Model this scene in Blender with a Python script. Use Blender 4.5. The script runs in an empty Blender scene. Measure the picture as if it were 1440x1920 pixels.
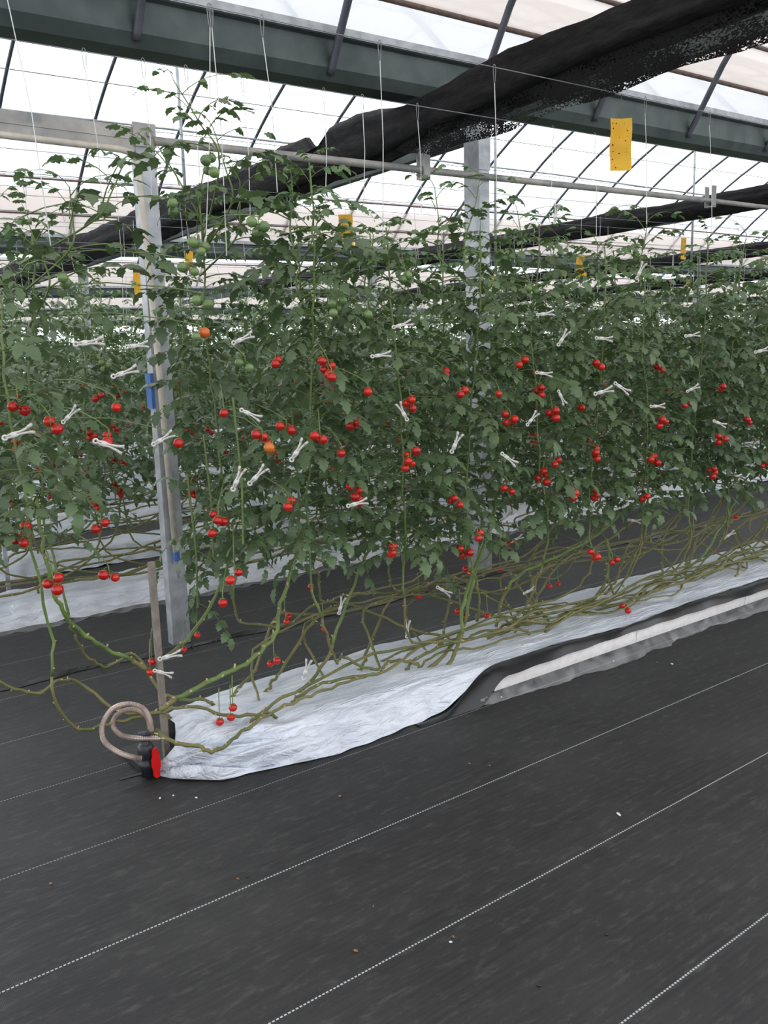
import bpy, math, random
import numpy as np
from mathutils import Vector, Matrix, Euler
S = bpy.context.scene
COL = S.collection
random.seed(7); rng = np.random.default_rng(7)
PI = math.pi

# ---------------------------------------------------------------- camera
CAM_H = 1.5
F, CX, CY = 1600.0, 720.0, 960.0
ROLL = math.atan(.03); PITCH = math.atan(288*math.cos(ROLL)/F); AZ = math.radians(53.7)
_fh = Vector((math.cos(AZ), math.sin(AZ), 0)); _rh = Vector((math.sin(AZ), -math.cos(AZ), 0)); _up = Vector((0, 0, 1))
FW = math.cos(PITCH)*_fh - math.sin(PITCH)*_up
_u0 = math.sin(PITCH)*_fh + math.cos(PITCH)*_up
RT = math.cos(ROLL)*_rh - math.sin(ROLL)*_u0
UP = math.cos(ROLL)*_u0 + math.sin(ROLL)*_rh
CAM = Vector((0, 0, CAM_H))
cd = bpy.data.cameras.new('camera'); cam = bpy.data.objects.new('camera', cd); COL.objects.link(cam)
cd.sensor_fit = 'VERTICAL'; cd.sensor_height = 36; cd.lens = F*36/1920; cd.clip_end = 300; cd.clip_start = .05
cam.matrix_world = Matrix(((RT.x, UP.x, -FW.x, CAM.x), (RT.y, UP.y, -FW.y, CAM.y), (RT.z, UP.z, -FW.z, CAM.z), (0, 0, 0, 1)))
S.camera = cam
def _ray(px, py): return FW + RT*((px-CX)/F) + UP*((CY-py)/F)
def at_z(px, py, z=0):
    d = _ray(px, py); return CAM + d*((z-CAM_H)/d.z)
def at_y(px, py, y):
    d = _ray(px, py); return CAM + d*(y/d.y)

# ---------------------------------------------------------------- world, light, exposure
W = bpy.data.worlds.new('world'); S.world = W; W.use_nodes = True
bg = W.node_tree.nodes['Background']; bg.inputs[0].default_value = (.94, .97, 1, 1); bg.inputs[1].default_value = 2.6
# overcast sky, brighter ahead of the camera (hazy sun side) than behind it
_t = W.node_tree; _g = _t.nodes.new('ShaderNodeTexCoord'); _d = _t.nodes.new('ShaderNodeVectorMath'); _d.operation = 'DOT_PRODUCT'
_t.links.new(_g.outputs['Generated'], _d.inputs[0]); _d.inputs[1].default_value = (.5, .8, .33)
_m = _t.nodes.new('ShaderNodeMapRange'); _t.links.new(_d.outputs['Value'], _m.inputs[0])
_m.inputs[1].default_value = -1; _m.inputs[2].default_value = 1; _m.inputs[3].default_value = 1.5; _m.inputs[4].default_value = 3.4
_t.links.new(_m.outputs[0], bg.inputs[1])
S.view_settings.view_transform = 'Standard'; S.view_settings.look = 'None'
S.view_settings.gamma = 1; S.view_settings.use_curve_mapping = False; S.view_settings.exposure = -0.06
S.cycles.max_bounces = 8; S.cycles.transparent_max_bounces = 16; S.cycles.diffuse_bounces = 4
S.cycles.transmission_bounces = 6; S.cycles.glossy_bounces = 2
S.cycles.sample_clamp_indirect = 4.0

# ---------------------------------------------------------------- material helpers
def lin(c): return tuple((x/255/12.92 if x/255 <= .04045 else ((x/255+.055)/1.055)**2.4) for x in c)+(1,)
class NT:
    def __init__(s, name):
        s.m = bpy.data.materials.new(name); s.m.use_nodes = True; s.t = s.m.node_tree; s.t.nodes.clear()
        s.out = s.n('ShaderNodeOutputMaterial')
    def n(s, typ, ins=None, **kw):
        nd = s.t.nodes.new(typ)
        for k, v in kw.items(): setattr(nd, k, v)
        for k, v in (ins or {}).items():
            if isinstance(v, bpy.types.NodeSocket): s.t.links.new(v, nd.inputs[k])
            else: nd.inputs[k].default_value = v
        return nd
    def math(s, op, a, b=0.0, c=None):
        d = {0: a, 1: b}
        if c is not None: d[2] = c
        return s.n('ShaderNodeMath', d, operation=op).outputs[0]
    def mix(s, f, a, b):
        return s.n('ShaderNodeMix', {0: f, 6: a, 7: b}, data_type='RGBA').outputs[2]
    def coord(s, scale=(1, 1, 1), kind='Object'):
        tc = s.n('ShaderNodeTexCoord'); mp = s.n('ShaderNodeMapping', {0: tc.outputs[kind], 3: scale}); return mp.outputs[0]
    def noise(s, vec, scale, detail=3, rough=.5):
        return s.n('ShaderNodeTexNoise', {'Vector': vec, 'Scale': scale, 'Detail': detail, 'Roughness': rough}).outputs[0]
    def ramp(s, f, lo, hi):
        return s.n('ShaderNodeMapRange', {0: f, 1: lo, 2: hi, 3: 0.0, 4: 1.0}).outputs[0]
    def finish(s, shader): s.t.links.new(shader, s.out.inputs[0]); return s.m
def principled(nt, col, rough=.5, metal=0.0, spec=.5, bump=None, bstr=.2, bdist=.01):
    ins = {'Base Color': col, 'Roughness': rough, 'Metallic': metal, 'Specular IOR Level': spec}
    if bump is not None:
        ins['Normal'] = nt.n('ShaderNodeBump', {'Height': bump, 'Strength': bstr, 'Distance': bdist}).outputs[0]
    return nt.n('ShaderNodeBsdfPrincipled', ins).outputs[0]
def simple(name, c1, c2=None, rough=.5, metal=0.0, spec=.5, scale=20, bstr=0, kind='Object'):
    nt = NT(name); v = nt.coord(kind=kind)
    f = nt.noise(v, scale, 4)
    col = nt.mix(nt.ramp(f, .35, .65), lin(c1), lin(c2 or c1))
    return nt.finish(principled(nt, col, rough, metal, spec, f if bstr else None, bstr))
M = {}
# black woven ground cloth: white tracer threads, fine weave, dust patches
nt = NT('ground_cloth'); v = nt.coord(); sep = nt.n('ShaderNodeSeparateXYZ', {0: v})
X, Y = sep.outputs[0], sep.outputs[1]
yy = nt.math('DIVIDE', nt.math('SUBTRACT', Y, 1.07), .5)
fr = nt.math('ABSOLUTE', nt.math('SUBTRACT', nt.math('FRACT', nt.math('ADD', yy, .5)), .5))
line = nt.math('LESS_THAN', fr, .0048)
dash = nt.math('LESS_THAN', nt.math('FRACT', nt.math('MULTIPLY', X, 95)), .62)
rowr = nt.n('ShaderNodeTexNoise', {'W': nt.math('ROUND', yy), 'Scale': 3.7}, noise_dimensions='1D').outputs[0]
near = nt.math('LESS_THAN', Y, 2.3)
amt = nt.math('MULTIPLY', nt.math('MULTIPLY', line, dash), nt.math('ADD', .35, nt.math('MULTIPLY', near, .35)))
weave = nt.math('ADD', nt.math('MULTIPLY', nt.math('SINE', nt.math('MULTIPLY', Y, 1500)), .5), nt.math('MULTIPLY', nt.math('SINE', nt.math('MULTIPLY', X, 1500)), .5))
streak = nt.noise(nt.coord((.6, 28, 1)), 3, 4)
patch = nt.noise(v, 1.6, 5, .6)
base = nt.mix(nt.ramp(streak, .3, .7), lin((35, 35, 36)), lin((48, 48, 49)))
base = nt.mix(nt.math('MULTIPLY', nt.ramp(patch, .45, .75), .7), base, lin((58, 58, 57)))
scuff = nt.noise(nt.coord((3, 9, 1)), 4, 8, .75)
base = nt.mix(nt.math('MULTIPLY', nt.ramp(scuff, .52, .74), .6), base, lin((88, 87, 83)))
col = nt.mix(amt, base, lin((205, 210, 212)))
M['ground'] = nt.finish(principled(nt, col, .62, 0, .35, nt.math('ADD', nt.math('MULTIPLY', weave, .15), scuff), .25, .004))

def leaf_mat(name, a, b, young):
    nt = NT(name); v = nt.coord()
    oi = nt.n('ShaderNodeObjectInfo')
    f = nt.noise(v, 9, 3)
    col = nt.mix(nt.ramp(f, .35, .65), lin(a), lin(b))
    col = nt.mix(nt.math('MULTIPLY', oi.outputs['Random'], .35), col, lin(young))
    p = principled(nt, col, .42, 0, .6, nt.noise(v, 160, 2), .35, .003)
    tr = nt.n('ShaderNodeBsdfTranslucent', {0: nt.mix(.5, col, lin(young))}).outputs[0]
    return nt.finish(nt.n('ShaderNodeMixShader', {0: .22, 1: p, 2: tr}).outputs[0])
M['leaf'] = leaf_mat('tomato_leaf', (64, 84, 56), (88, 111, 76), (112, 136, 84))
M['shoot'] = leaf_mat('young_leaf', (72, 100, 66), (92, 122, 80), (124, 150, 92))
M['stem'] = simple('green_stem', (88, 108, 54), (112, 130, 68), .5, scale=14, bstr=.15)
M['stem_low'] = simple('old_stem', (92, 100, 54), (122, 114, 72), .6, scale=9, bstr=.3)
M['scar'] = simple('leaf_scar', (196, 184, 132), (158, 146, 98), .7)
def fruit_mat(name, a, b):
    nt = NT(name); oi = nt.n('ShaderNodeObjectInfo')
    col = nt.mix(oi.outputs['Random'], lin(a), lin(b))
    return nt.finish(nt.n('ShaderNodeBsdfPrincipled', {'Base Color': col, 'Roughness': .16, 'Specular IOR Level': .55, 'Subsurface Weight': 0.0}).outputs[0])
M['red'] = fruit_mat('ripe_tomato', (170, 20, 16), (200, 36, 22))
M['orange'] = fruit_mat('turning_tomato', (196, 110, 40), (214, 90, 34))
M['green'] = fruit_mat('green_tomato', (86, 112, 66), (112, 136, 82))
M['white_plastic'] = simple('white_clip_plastic', (222, 219, 215), (190, 184, 180), .45)
M['string'] = simple('white_twine', (225, 226, 224), (200, 200, 198), .8)
# white side of the bed film with soft dirt, black underside
nt = NT('bed_film'); v = nt.coord()
geo = nt.n('ShaderNodeNewGeometry')
d1 = nt.noise(nt.coord((1, 2.5, 1)), 3.2, 6, .6); d2 = nt.noise(v, 55, 3, .7)
c = nt.mix(nt.ramp(d1, .45, .75), lin((222, 227, 236)), lin((190, 196, 208)))
c = nt.mix(nt.math('MULTIPLY', nt.ramp(d2, .66, .74), .7), c, lin((150, 130, 105)))
wr = nt.n('ShaderNodeTexNoise', {'Vector': nt.coord((3, 15, 9)), 'Scale': 2.2, 'Detail': 5, 'Distortion': 1.2}).outputs[0]
wr = nt.math('ABSOLUTE', nt.math('SUBTRACT', wr, .5))
M['bed'] = nt.finish(principled(nt, c, .38, 0, .5, wr, .9, .03))
M['black_film'] = simple('black_film', (26, 26, 28), (36, 36, 38), .4, spec=.6)
M['foam'] = simple('white_foam', (244, 240, 238), (232, 226, 224), .75, scale=30, bstr=.1)
nt = NT('clear_film')
g = nt.n('ShaderNodeBsdfPrincipled', {'Base Color': lin((225, 225, 228)), 'Roughness': .12, 'Specular IOR Level': .9, 'Normal': nt.n('ShaderNodeBump', {'Height': nt.noise(nt.coord(), 30, 4), 'Strength': .6, 'Distance': .01}).outputs[0]}).outputs[0]
tp = nt.n('ShaderNodeBsdfTransparent').outputs[0]
M['clear'] = nt.finish(nt.n('ShaderNodeMixShader', {0: nt.math('MULTIPLY', nt.noise(nt.coord(), 16, 3), .38), 1: tp, 2: g}).outputs[0])
M['galv'] = simple('galvanised_steel', (150, 154, 158), (182, 186, 190), .5, .5, scale=12)
M['galv_dull'] = simple('weathered_galvanised_steel', (132, 134, 134), (176, 172, 166), .6, .3, scale=7)
M['gutter'] = simple('gutter_steel', (66, 76, 76), (84, 94, 92), .5, .35, scale=6)
M['bow'] = simple('arch_tube_steel', (80, 83, 92), (97, 99, 108), .5, .4, scale=8)
M['rust'] = simple('brown_rail', (96, 78, 70), (120, 100, 92), .7)
M['pipe'] = simple('aged_pale_pipe', (206, 198, 184), (186, 180, 168), .5)
M['wood'] = simple('weathered_stake', (112, 104, 98), (140, 130, 120), .7, scale=30)
M['wire'] = simple('steel_wire', (120, 124, 130), (150, 152, 156), .5, .4)
M['yellow'] = simple('yellow_card', (236, 186, 34), (220, 164, 22), .45, scale=6)
M['spot'] = simple('insect_speck', (50, 36, 16))
M['red_plastic'] = simple('red_handle_plastic', (206, 20, 18), (190, 14, 14), .35)
M['black_plastic'] = simple('black_fitting_plastic', (34, 36, 42), (44, 46, 52), .4)
M['hose'] = simple('corrugated_hose', (208, 192, 182), (180, 166, 158), .3, .55)
M['blue'] = simple('blue_tape', (40, 84, 150), (60, 110, 170), .5)
M['paper'] = simple('white_card', (228, 226, 228), (214, 212, 216), .6)
M['debris'] = simple('dry_bits', (120, 84, 60), (160, 130, 96), .9)
# black knitted shade net: opaque folds; loose net with tiny holes
nt = NT('shade_net'); v = nt.coord((1, .25, 1))
fz = nt.noise(v, 30, 6, .65)
M['net'] = nt.finish(principled(nt, nt.mix(nt.ramp(fz, .4, .7), lin((16, 16, 18)), lin((40, 38, 38))), .8, 0, .2, fz, .7, .02))
nt = NT('loose_shade_net')
h = nt.noise(nt.coord((1, .5, 1)), 150, 2, .7); big = nt.noise(nt.coord((1, .35, 1)), 7, 3)
hole = nt.math('GREATER_THAN', nt.math('ADD', h, nt.math('MULTIPLY', nt.math('SUBTRACT', big, .5), 1.1)), .56)
d = principled(nt, lin((24, 23, 24)), .8, 0, .2)
M['net_loose'] = nt.finish(nt.n('ShaderNodeMixShader', {0: hole, 1: d, 2: nt.n('ShaderNodeBsdfTransparent').outputs[0]}).outputs[0])
def film(name, colr, transp, rough=.5):
    nt = NT(name)
    f = nt.noise(nt.coord((.4, 2, 1)), 2.0, 4)
    c = nt.mix(f, lin(colr), lin(tuple(min(255, x+8) for x in colr)))
    t = nt.n('ShaderNodeBsdfTranslucent', {0: c}).outputs[0]
    dd = nt.n('ShaderNodeBsdfDiffuse', {0: c}).outputs[0]
    a = nt.n('ShaderNodeMixShader', {0: .25, 1: t, 2: dd}).outputs[0]
    return nt.finish(nt.n('ShaderNodeMixShader', {0: 1-transp, 1: nt.n('ShaderNodeBsdfTransparent', {0: (1, 1, 1, 1)}).outputs[0], 2: a}).outputs[0])
M['roof_film'] = film('roof_film', (238, 240, 244), .45)
M['beige'] = film('beige_insect_cloth', (206, 194, 186), .12)

# ---------------------------------------------------------------- mesh helpers
class MB:
    def __init__(s): s.v = []; s.f = []; s.mi = []; s.cur = 0
    def add(s, vs, fs):
        o = len(s.v); s.v += [tuple(p) for p in vs]
        for f in fs: s.f.append(tuple(i+o for i in f)); s.mi.append(s.cur)
    def box(s, x0, x1, y0, y1, z0, z1):
        vs = [(x, y, z) for z in (z0, z1) for y in (y0, y1) for x in (x0, x1)]
        s.add(vs, [(0, 2, 3, 1), (4, 5, 7, 6), (0, 1, 5, 4), (2, 6, 7, 3), (0, 4, 6, 2), (1, 3, 7, 5)])
    def obox(s, c, ax, ay, az):   # oriented box, half-axis vectors
        c = Vector(c); ax = Vector(ax); ay = Vector(ay); az = Vector(az)
        vs = [c+ax*i+ay*j+az*k for k in (-1, 1) for j in (-1, 1) for i in (-1, 1)]
        s.add(vs, [(0, 2, 3, 1), (4, 5, 7, 6), (0, 1, 5, 4), (2, 6, 7, 3), (0, 4, 6, 2), (1, 3, 7, 5)])
    def tube(s, pts, r, n=6, cap=True, prof=None):
        pts = [Vector(p) for p in pts]; k = len(pts)
        rs = list(r) if hasattr(r, '__len__') else [r]*k
        vs = []; pu = None
        for i in range(k):
            t = (pts[min(i+1, k-1)]-pts[max(i-1, 0)])
            if t.length < 1e-9: t = Vector((0, 0, 1))
            t.normalize()
            if pu is None: pu = t.orthogonal().normalized()
            u = (pu - t*pu.dot(t))
            if u.length < 1e-6: u = t.orthogonal()
            u.normalize(); w = t.cross(u); pu = u
            for j in range(n):
                a = 2*PI*j/n; q = rs[i]*(prof(j, i) if prof else 1)
                vs.append(pts[i]+u*math.cos(a)*q+w*math.sin(a)*q)
        fs = [(i*n+j, i*n+(j+1) % n, (i+1)*n+(j+1) % n, (i+1)*n+j) for i in range(k-1) for j in range(n)]
        if cap: fs += [tuple(reversed(range(n))), tuple((k-1)*n+j for j in range(n))]
        s.add(vs, fs)
    def prism(s, prof, p0, p1, up=(0, 0, 1)):  # closed 2-D profile (side, up) swept from p0 to p1
        p0 = Vector(p0); p1 = Vector(p1); t = (p1-p0).normalized(); side = t.cross(Vector(up)).normalized(); u = side.cross(t)
        n = len(prof)
        vs = [p0+side*a+u*b for a, b in prof]+[p1+side*a+u*b for a, b in prof]
        s.add(vs, [(i, (i+1) % n, n+(i+1) % n, n+i) for i in range(n)]+[tuple(reversed(range(n))), tuple(range(n, 2*n))])
    def grid(s, fn, nu, nv):
        vs = [fn(i/nu, j/nv) for i in range(nu+1) for j in range(nv+1)]
        s.add(vs, [(i*(nv+1)+j, (i+1)*(nv+1)+j, (i+1)*(nv+1)+j+1, i*(nv+1)+j+1) for i in range(nu) for j in range(nv)])
    def ball(s, c, r, nu=12, nv=8, sq=1.0):
        c = Vector(c); vs = [c+Vector((0, 0, r*sq))]
        for i in range(1, nv):
            a = PI*i/nv
            for j in range(nu): b = 2*PI*j/nu; vs.append(c+Vector((r*math.sin(a)*math.cos(b), r*math.sin(a)*math.sin(b), r*sq*math.cos(a))))
        vs.append(c-Vector((0, 0, r*sq))); L = len(vs)-1
        fs = [(0, 1+j, 1+(j+1) % nu) for j in range(nu)]
        for i in range(nv-2):
            for j in range(nu): a = 1+i*nu; fs.append((a+j, a+nu+j, a+nu+(j+1) % nu, a+(j+1) % nu))
        a = 1+(nv-2)*nu; fs += [(a+j, L, a+(j+1) % nu) for j in range(nu)]
        s.add(vs, fs)
    def lathe(s, c, prof, n=16, axis=(0, 0, 1)):
        ax = Vector(axis).normalized(); u = ax.orthogonal().normalized(); w = ax.cross(u); c = Vector(c)
        k = len(prof); vs = [c+ax*h+(u*math.cos(2*PI*j/n)+w*math.sin(2*PI*j/n))*r for r, h in prof for j in range(n)]
        s.add(vs, [(i*n+j, i*n+(j+1) % n, (i+1)*n+(j+1) % n, (i+1)*n+j) for i in range(k-1) for j in range(n)]+[tuple(reversed(range(n))), tuple((k-1)*n+j for j in range(n))])
    def mesh(s, name, mats, smooth=True):
        me = bpy.data.meshes.new(name); me.from_pydata(s.v, [], s.f)
        for m in (mats if isinstance(mats, (list, tuple)) else [mats]): me.materials.append(m)
        me.polygons.foreach_set('material_index', s.mi)
        if smooth: me.polygons.foreach_set('use_smooth', [True]*len(me.polygons))
        me.update(); return me
def npmesh(name, V, Fq, mats, mi=None):
    me = bpy.data.meshes.new(name)
    me.vertices.add(len(V)); me.vertices.foreach_set('co', V.astype(np.float32).ravel())
    k = Fq.shape[1]; n = len(Fq)
    me.loops.add(n*k); me.loops.foreach_set('vertex_index', Fq.astype(np.int32).ravel())
    me.polygons.add(n); me.polygons.foreach_set('loop_start', np.arange(0, n*k, k, dtype=np.int32))
    for m in mats: me.materials.append(m)
    if mi is not None: me.polygons.foreach_set('material_index', mi.astype(np.int32))
    me.polygons.foreach_set('use_smooth', np.ones(n, dtype=bool))
    me.update(calc_edges=True); return me
def link(name, me, parent=None, loc=None):
    o = bpy.data.objects.new(name, me); COL.objects.link(o)
    if parent is not None: o.parent = parent
    if loc is not None: o.location = loc
    return o
def tag(o, label, cat, group=None, kind=None):
    o['label'] = label; o['category'] = cat
    if group: o['group'] = group
    if kind: o['kind'] = kind
    return o
def obj(name, mb, mats, parent=None, smooth=False, loc=None):
    return link(name, mb.mesh(name, mats, smooth), parent, loc)
def thing(name, label, cat, loc=(0, 0, 0), group=None, rz=0):
    o = bpy.data.objects.new(name, None); COL.objects.link(o); o.location = loc; o.rotation_euler = (0, 0, rz); o.empty_display_size = .05
    return tag(o, label, cat, group)
def struct(name, mb, mats, smooth=False):
    o = obj(name, mb, mats, None, smooth); o['kind'] = 'structure'; return o
def rise(x): return .02*(min(x, 12)-1.5)+.006*max(0, x-12)     # the roof climbs gently along the rows

# ---------------------------------------------------------------- ground
m = MB(); m.grid(lambda u, v: (-8+62*u, -5+55*v, 0), 60, 55); struct('floor', m, M['ground'])

# ---------------------------------------------------------------- roof
GY = [-3.8, 4.3, 12.4, 20.5, 28.6, 36.7, 44.8]
def arch(u, x): return 3.18+rise(x)+2.15*math.sin(PI*u)**.85
XS, XE = -4.0, 50.0
def film_strip(y0, u0, u1, n=24, off=.03):
    m = MB()
    m.grid(lambda a, b: (XS+(XE-XS)*a, y0+8.1*(u0+(u1-u0)*b), arch(u0+(u1-u0)*b, XS+(XE-XS)*a)+off), 40, n); return m
m = MB()
for b in range(6):
    y0 = GY[b]
    g = film_strip(y0, 0.0, 1.0); m.add(g.v, g.f)
o = struct('ceiling', m, M['roof_film'], True)
# beige inner cloths
cl = MB()
for b in range(6):
    rngs = [(.93, .99)] if b else [(.45, .972)]
    for (a0, a1) in rngs:
        g = film_strip(GY[b], a0, a1, 10, -.04); cl.add(g.v, g.f)
    if b: g = film_strip(GY[b], .975 if b == 0 else .02, .99 if b == 0 else .10, 4, -.04); cl.add(g.v, g.f)
o = obj('shade_cloth', cl, M['beige'], None, True); tag(o, 'beige insect cloth lining the lower roof slopes under the film', 'shade cloth')
m = MB(); m.grid(lambda a, b: (XE, -4+49*a, 3.4*b+.0), 12, 4); struct('wall_right', m, M['roof_film'])
m = MB(); m.grid(lambda a, b: (XS+(XE-XS)*a, 44.9, 3.4*b), 12, 4); struct('wall_far', m, M['roof_film'])

# gutters
def gutter(y, x0, x1, label):
    t = thing('gutter_beam', label, 'gutter', (x0, y, 0))
    prof = [(-.11, .06), (-.075, 0), (.075, 0), (.11, .06), (.12, .2), (.15, .215), (.15, .235), (.11, .23), (.065, .03), (-.065, .03), (-.11, .23), (-.15, .235), (-.15, .215), (-.12, .2)]
    segs = [(x0, 12), (12, x1)]
    m = MB()
    for a, b in segs: m.prism(prof, (a-x0, 0, 2.99+rise(a)), (b-x0, 0, 2.99+rise(b)))
    obj('channel', m, M['gutter'], t)
    lip = MB()
    for sd in (-1, 1):
        for a, b in segs: lip.prism([(-.012, 0), (.012, 0), (.012, .045), (-.012, .045)], (a-x0, sd*.155, 3.2+rise(a)), (b-x0, sd*.155, 3.2+rise(b)))
    obj('lip', lip, M['galv'], t)
    return t
names = ['nearest big grey gutter beam crossing the top of the picture', 'second grey gutter beam just above the far canopy', 'third gutter beam glimpsed beyond the second', 'fourth gutter beam far off behind the third', 'farthest gutter beam near the far wall']
for y, nme in zip(GY[1:], names): gutter(y, XS, 46, nme)
# arches
def arch_near(x):
    m = MB(); m.tube([(0, 8.1*u, arch(u, x)-.05) for u in [.05+.04*i for i in range(22)]+[.925]]+[(0, 7.72, 3.47+rise(x)), (0, 7.985, 3.05+rise(x)), (0, 8.0, 3.02+rise(x))], .022, 8); return m
def arch_mesh(x, rad=.021):
    m = MB(); m.tube([(0, 8.1*u, arch(u, x)) for u in [.004, .02, .045, .08]+[.12+.04*i for i in range(20)]+[.92, .955, .98, .996]], rad, 8); return m
bl = ['curved steel roof arch over the front walkway', 'curved steel roof arch between nearest and second gutter', 'curved steel roof arch between second and third gutter', 'thin far roof arch beyond the third gutter', 'thin far roof arch beyond the fourth gutter']
for b in range(5):
    x = 1.72 if b == 0 else .56+.0
    cnt = (9, 26, 22, 18, 14)[b]
    x = (1.71, .56, 2.8, 5, 8)[b]
    step = 1.1 if b < 2 else 1.65
    for i in range(cnt):
        xi = x+i*step
        if b == 0 and i == 0: pass
        o = obj('roof_arch', arch_near(xi) if b == 0 else arch_mesh(xi), M['bow'], None, True, (xi, GY[b], 0)); tag(o, bl[b], 'roof arch', 'roof arches of span %s' % ['one', 'two', 'three', 'four', 'five'][b])
# purlins
for b, us in ((0, (.972, .945, .88, .75)), (1, (.12, .3, .5, .7, .82, .915, .965)), (2, (.3, .6, .93)), (3, (.5, .93))):
    for u in us:
        m = MB(); pts = [(xx, GY[b]+8.1*u, arch(u, xx)-.035) for xx in (-3, 1.5, 6, 12, 20, 32, 45)]
        m.tube(pts, .014 if b else .018, 6)
        rust = (b == 0) or u > .9
        o = obj('roof_rail', m, M['rust'] if rust else M['galv'], None, True)
        tag(o, '%s horizontal roof rail %s' % ('brownish' if rust else 'grey', ['over the front walkway, running with the gutter', 'in the arches behind the nearest gutter', 'in the arches behind the second gutter', 'far off in the arches behind the third gutter'][b]) + ('' if u < .8 else ', low down'), 'roof rail', 'roof rails span %d' % (b+1) if False else 'long roof rails %s' % ['in front', 'behind the nearest gutter', 'behind the second gutter', 'behind the third gutter'][b])
# curtain guide wires in the spans
gw = 0
for b, (ya, yb, n) in ((1, (4.9, 11.8, 9)), (2, (13.2, 20, 5))):
    for i in range(n):
        y = ya+(yb-ya)*i/(n-1); m = MB(); m.tube([(xx, y, 3.02+rise(xx)) for xx in (-3, 12, 40)], .0028, 4)
        tag(obj('guide_wire', m, M['wire'], None), 'thin level steel wire under the arches ' + ('behind the nearest gutter' if b == 1 else 'behind the second gutter'), 'wire', 'level wires ' + ('behind the nearest gutter' if b == 1 else 'behind the second gutter'))

# columns and cross beams
def box_column(x, y, h, label, w=.075, group=None):
    t = thing('support_column', label, 'column', (x, y, 0), group)
    m = MB(); m.prism([(-w/2, -w*.8), (w/2, -w*.8), (w/2, w*.8), (-w/2, w*.8)], (0, 0, 0), (0, 0, h), up=(0, 1, 0)); obj('shaft', m, M['galv'], t)
    m = MB(); m.box(-.09, .09, -.09, .09, h-.012, h); m.box(-w*.5-.006, w*.5+.006, -w*.8-.006, -w*.8, h-.34, h); obj('cap_plate', m, M['galv'], t)
    m = MB()
    for zz in (h-.08, h-.25): m.lathe((w*.5+.006, 0, zz), [(.014, 0), (.014, .012)], 6, (1, 0, 0))
    obj('bolt', m, M['galv_dull'], t)
    return t
CXS = [4.0, 9.0, 13.8, 18.6, 23.4, 28.2]
box_column(4.02, 4.34, 2.97+rise(4), 'galvanised box column rising mid-picture behind the front tomato row', .09)
box_column(9.0, 4.34, 2.97+rise(9), 'galvanised column farther right under the nearest gutter', .09)
for i, x in enumerate(CXS):
    box_column(x, 12.4, 2.98+rise(x), 'grey column under the second gutter beyond the canopy', .09, 'columns under the second gutter')
for i, x in enumerate(CXS[1:]):
    box_column(x, 20.5, 2.98+rise(x), 'far grey column under the third gutter', .09, 'columns under the third gutter')
for i, x in enumerate(CXS[:4]):
    m = MB(); z = 2.86+rise(x)-.05
    for (a, b) in ((-3.6, 4.15), (4.45, 12.3), (12.5, 20.4)):
        zz = z+(.07 if i == 0 and a < 0 else 0); m.prism([(-.03, 0), (.03, 0), (.03, .1), (-.03, .1)], (x, a, zz), (x, b, zz))
    tag(obj('cross_beam', m, M['gutter'], None), ['grey cross beam beside the thick near bundle of black net', 'grey cross beam by the second black net roll', 'grey cross beam by the third black net roll', 'grey cross beam by the farthest black net roll'][i], 'beam')

# gathered black shade nets
def net_roll(x, y0, y1, zb, zt, w, label, seed, torn=False, loose=False):
    R = random.Random(seed); t = thing('shade_net_roll', label, 'shade net', (x, y0, 0))
    n = 26; k = int((y1-y0)/.12); ph = [R.uniform(0, 6) for _ in range(8)]
    def sect(i, j):
        y = y0+(y1-y0)*i/k; a = 2*PI*j/n
        zc = (zb+zt)/2+rise(x); hh = (zt-zb)/2
        bulge = 1+.09*math.sin(y*2.3+ph[0])+.07*math.sin(y*5.1+ph[1])
        fold = 1+.10*math.sin(a*5+ph[2]+.7*math.sin(y*.8))+.07*math.sin(a*9+ph[3]+1.1*math.sin(y*1.3+ph[4]))+.03*math.sin(y*19+a*3)
        rz = hh*bulge*fold*math.sin(a); rx = w/2*bulge*fold*math.cos(a)
        if torn and math.sin(a) > .35:
            d = max(0, 1-abs(y-5.25)/.22); rz *= (1-.75*min(1, d*1.6))
            d2 = max(0, 1-abs(y-6.0)/.25); rz *= 1-.35*d2
            if 4.6 < y < 5.05: rz *= 1.12
        if loose and math.sin(a) < 0: rz *= 1-.62*max(0, min(1, (4.4-y)/1.6))
        return (rx, y-y0, zc+rz+(0 if not torn else (-.03*max(0, 1-abs(y-4.35)/.5) if math.sin(a) > 0 else 0)))
    m = MB(); m.add([sect(i, j) for i in range(k+1) for j in range(n)], [(i*n+j, i*n+(j+1) % n, (i+1)*n+(j+1) % n, (i+1)*n+j) for i in range(k) for j in range(n)]+[tuple(range(n)), tuple(k*n+j for j in range(n))])
    obj('gathered_folds', m, M['net'], t, True)
    if loose:
        m = MB()
        def fl(u, v):
            y = .02+(y1-y0-.04)*u; yy = y0+y
            dep = .10+.05*math.sin(yy*1.9+1)+.03*math.sin(yy*4.7)
            sag = dep*(1 if yy < 4.2 else max(.2, 1-(yy-4.2)*.5))
            return (-.5*w+.03-w*.9*math.sin(v*PI/2)*.2+.5*w*v, y, zb+rise(x)+.17-v*((.215+.012*math.sin(yy*2.1)) if yy < 4.1 else max(.09, .19-(yy-4.1)*.12))+.010*math.sin(yy*9+v*5))
        m.grid(fl, 120, 8); obj('loose_flap', m, M['net_loose'], t, True)
    return t
net_roll(3.42, -1.0, 14.5, 2.68, 3.0, .24, 'thick bundle of torn black shade net nearest, sloping across the top', 3, True, True)
net_roll(8.6, -.5, 16, 2.76, 2.98, .16, 'second bundle of black shade net, behind the long pipe at right', 5)
net_roll(13.3, 2.5, 18, 2.72, 2.92, .16, 'third bundle of black shade net low over the far canopy', 8)
net_roll(18.2, 6, 20, 2.72, 2.92, .16, 'farthest bundle of black shade net at the right edge', 9)

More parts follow.
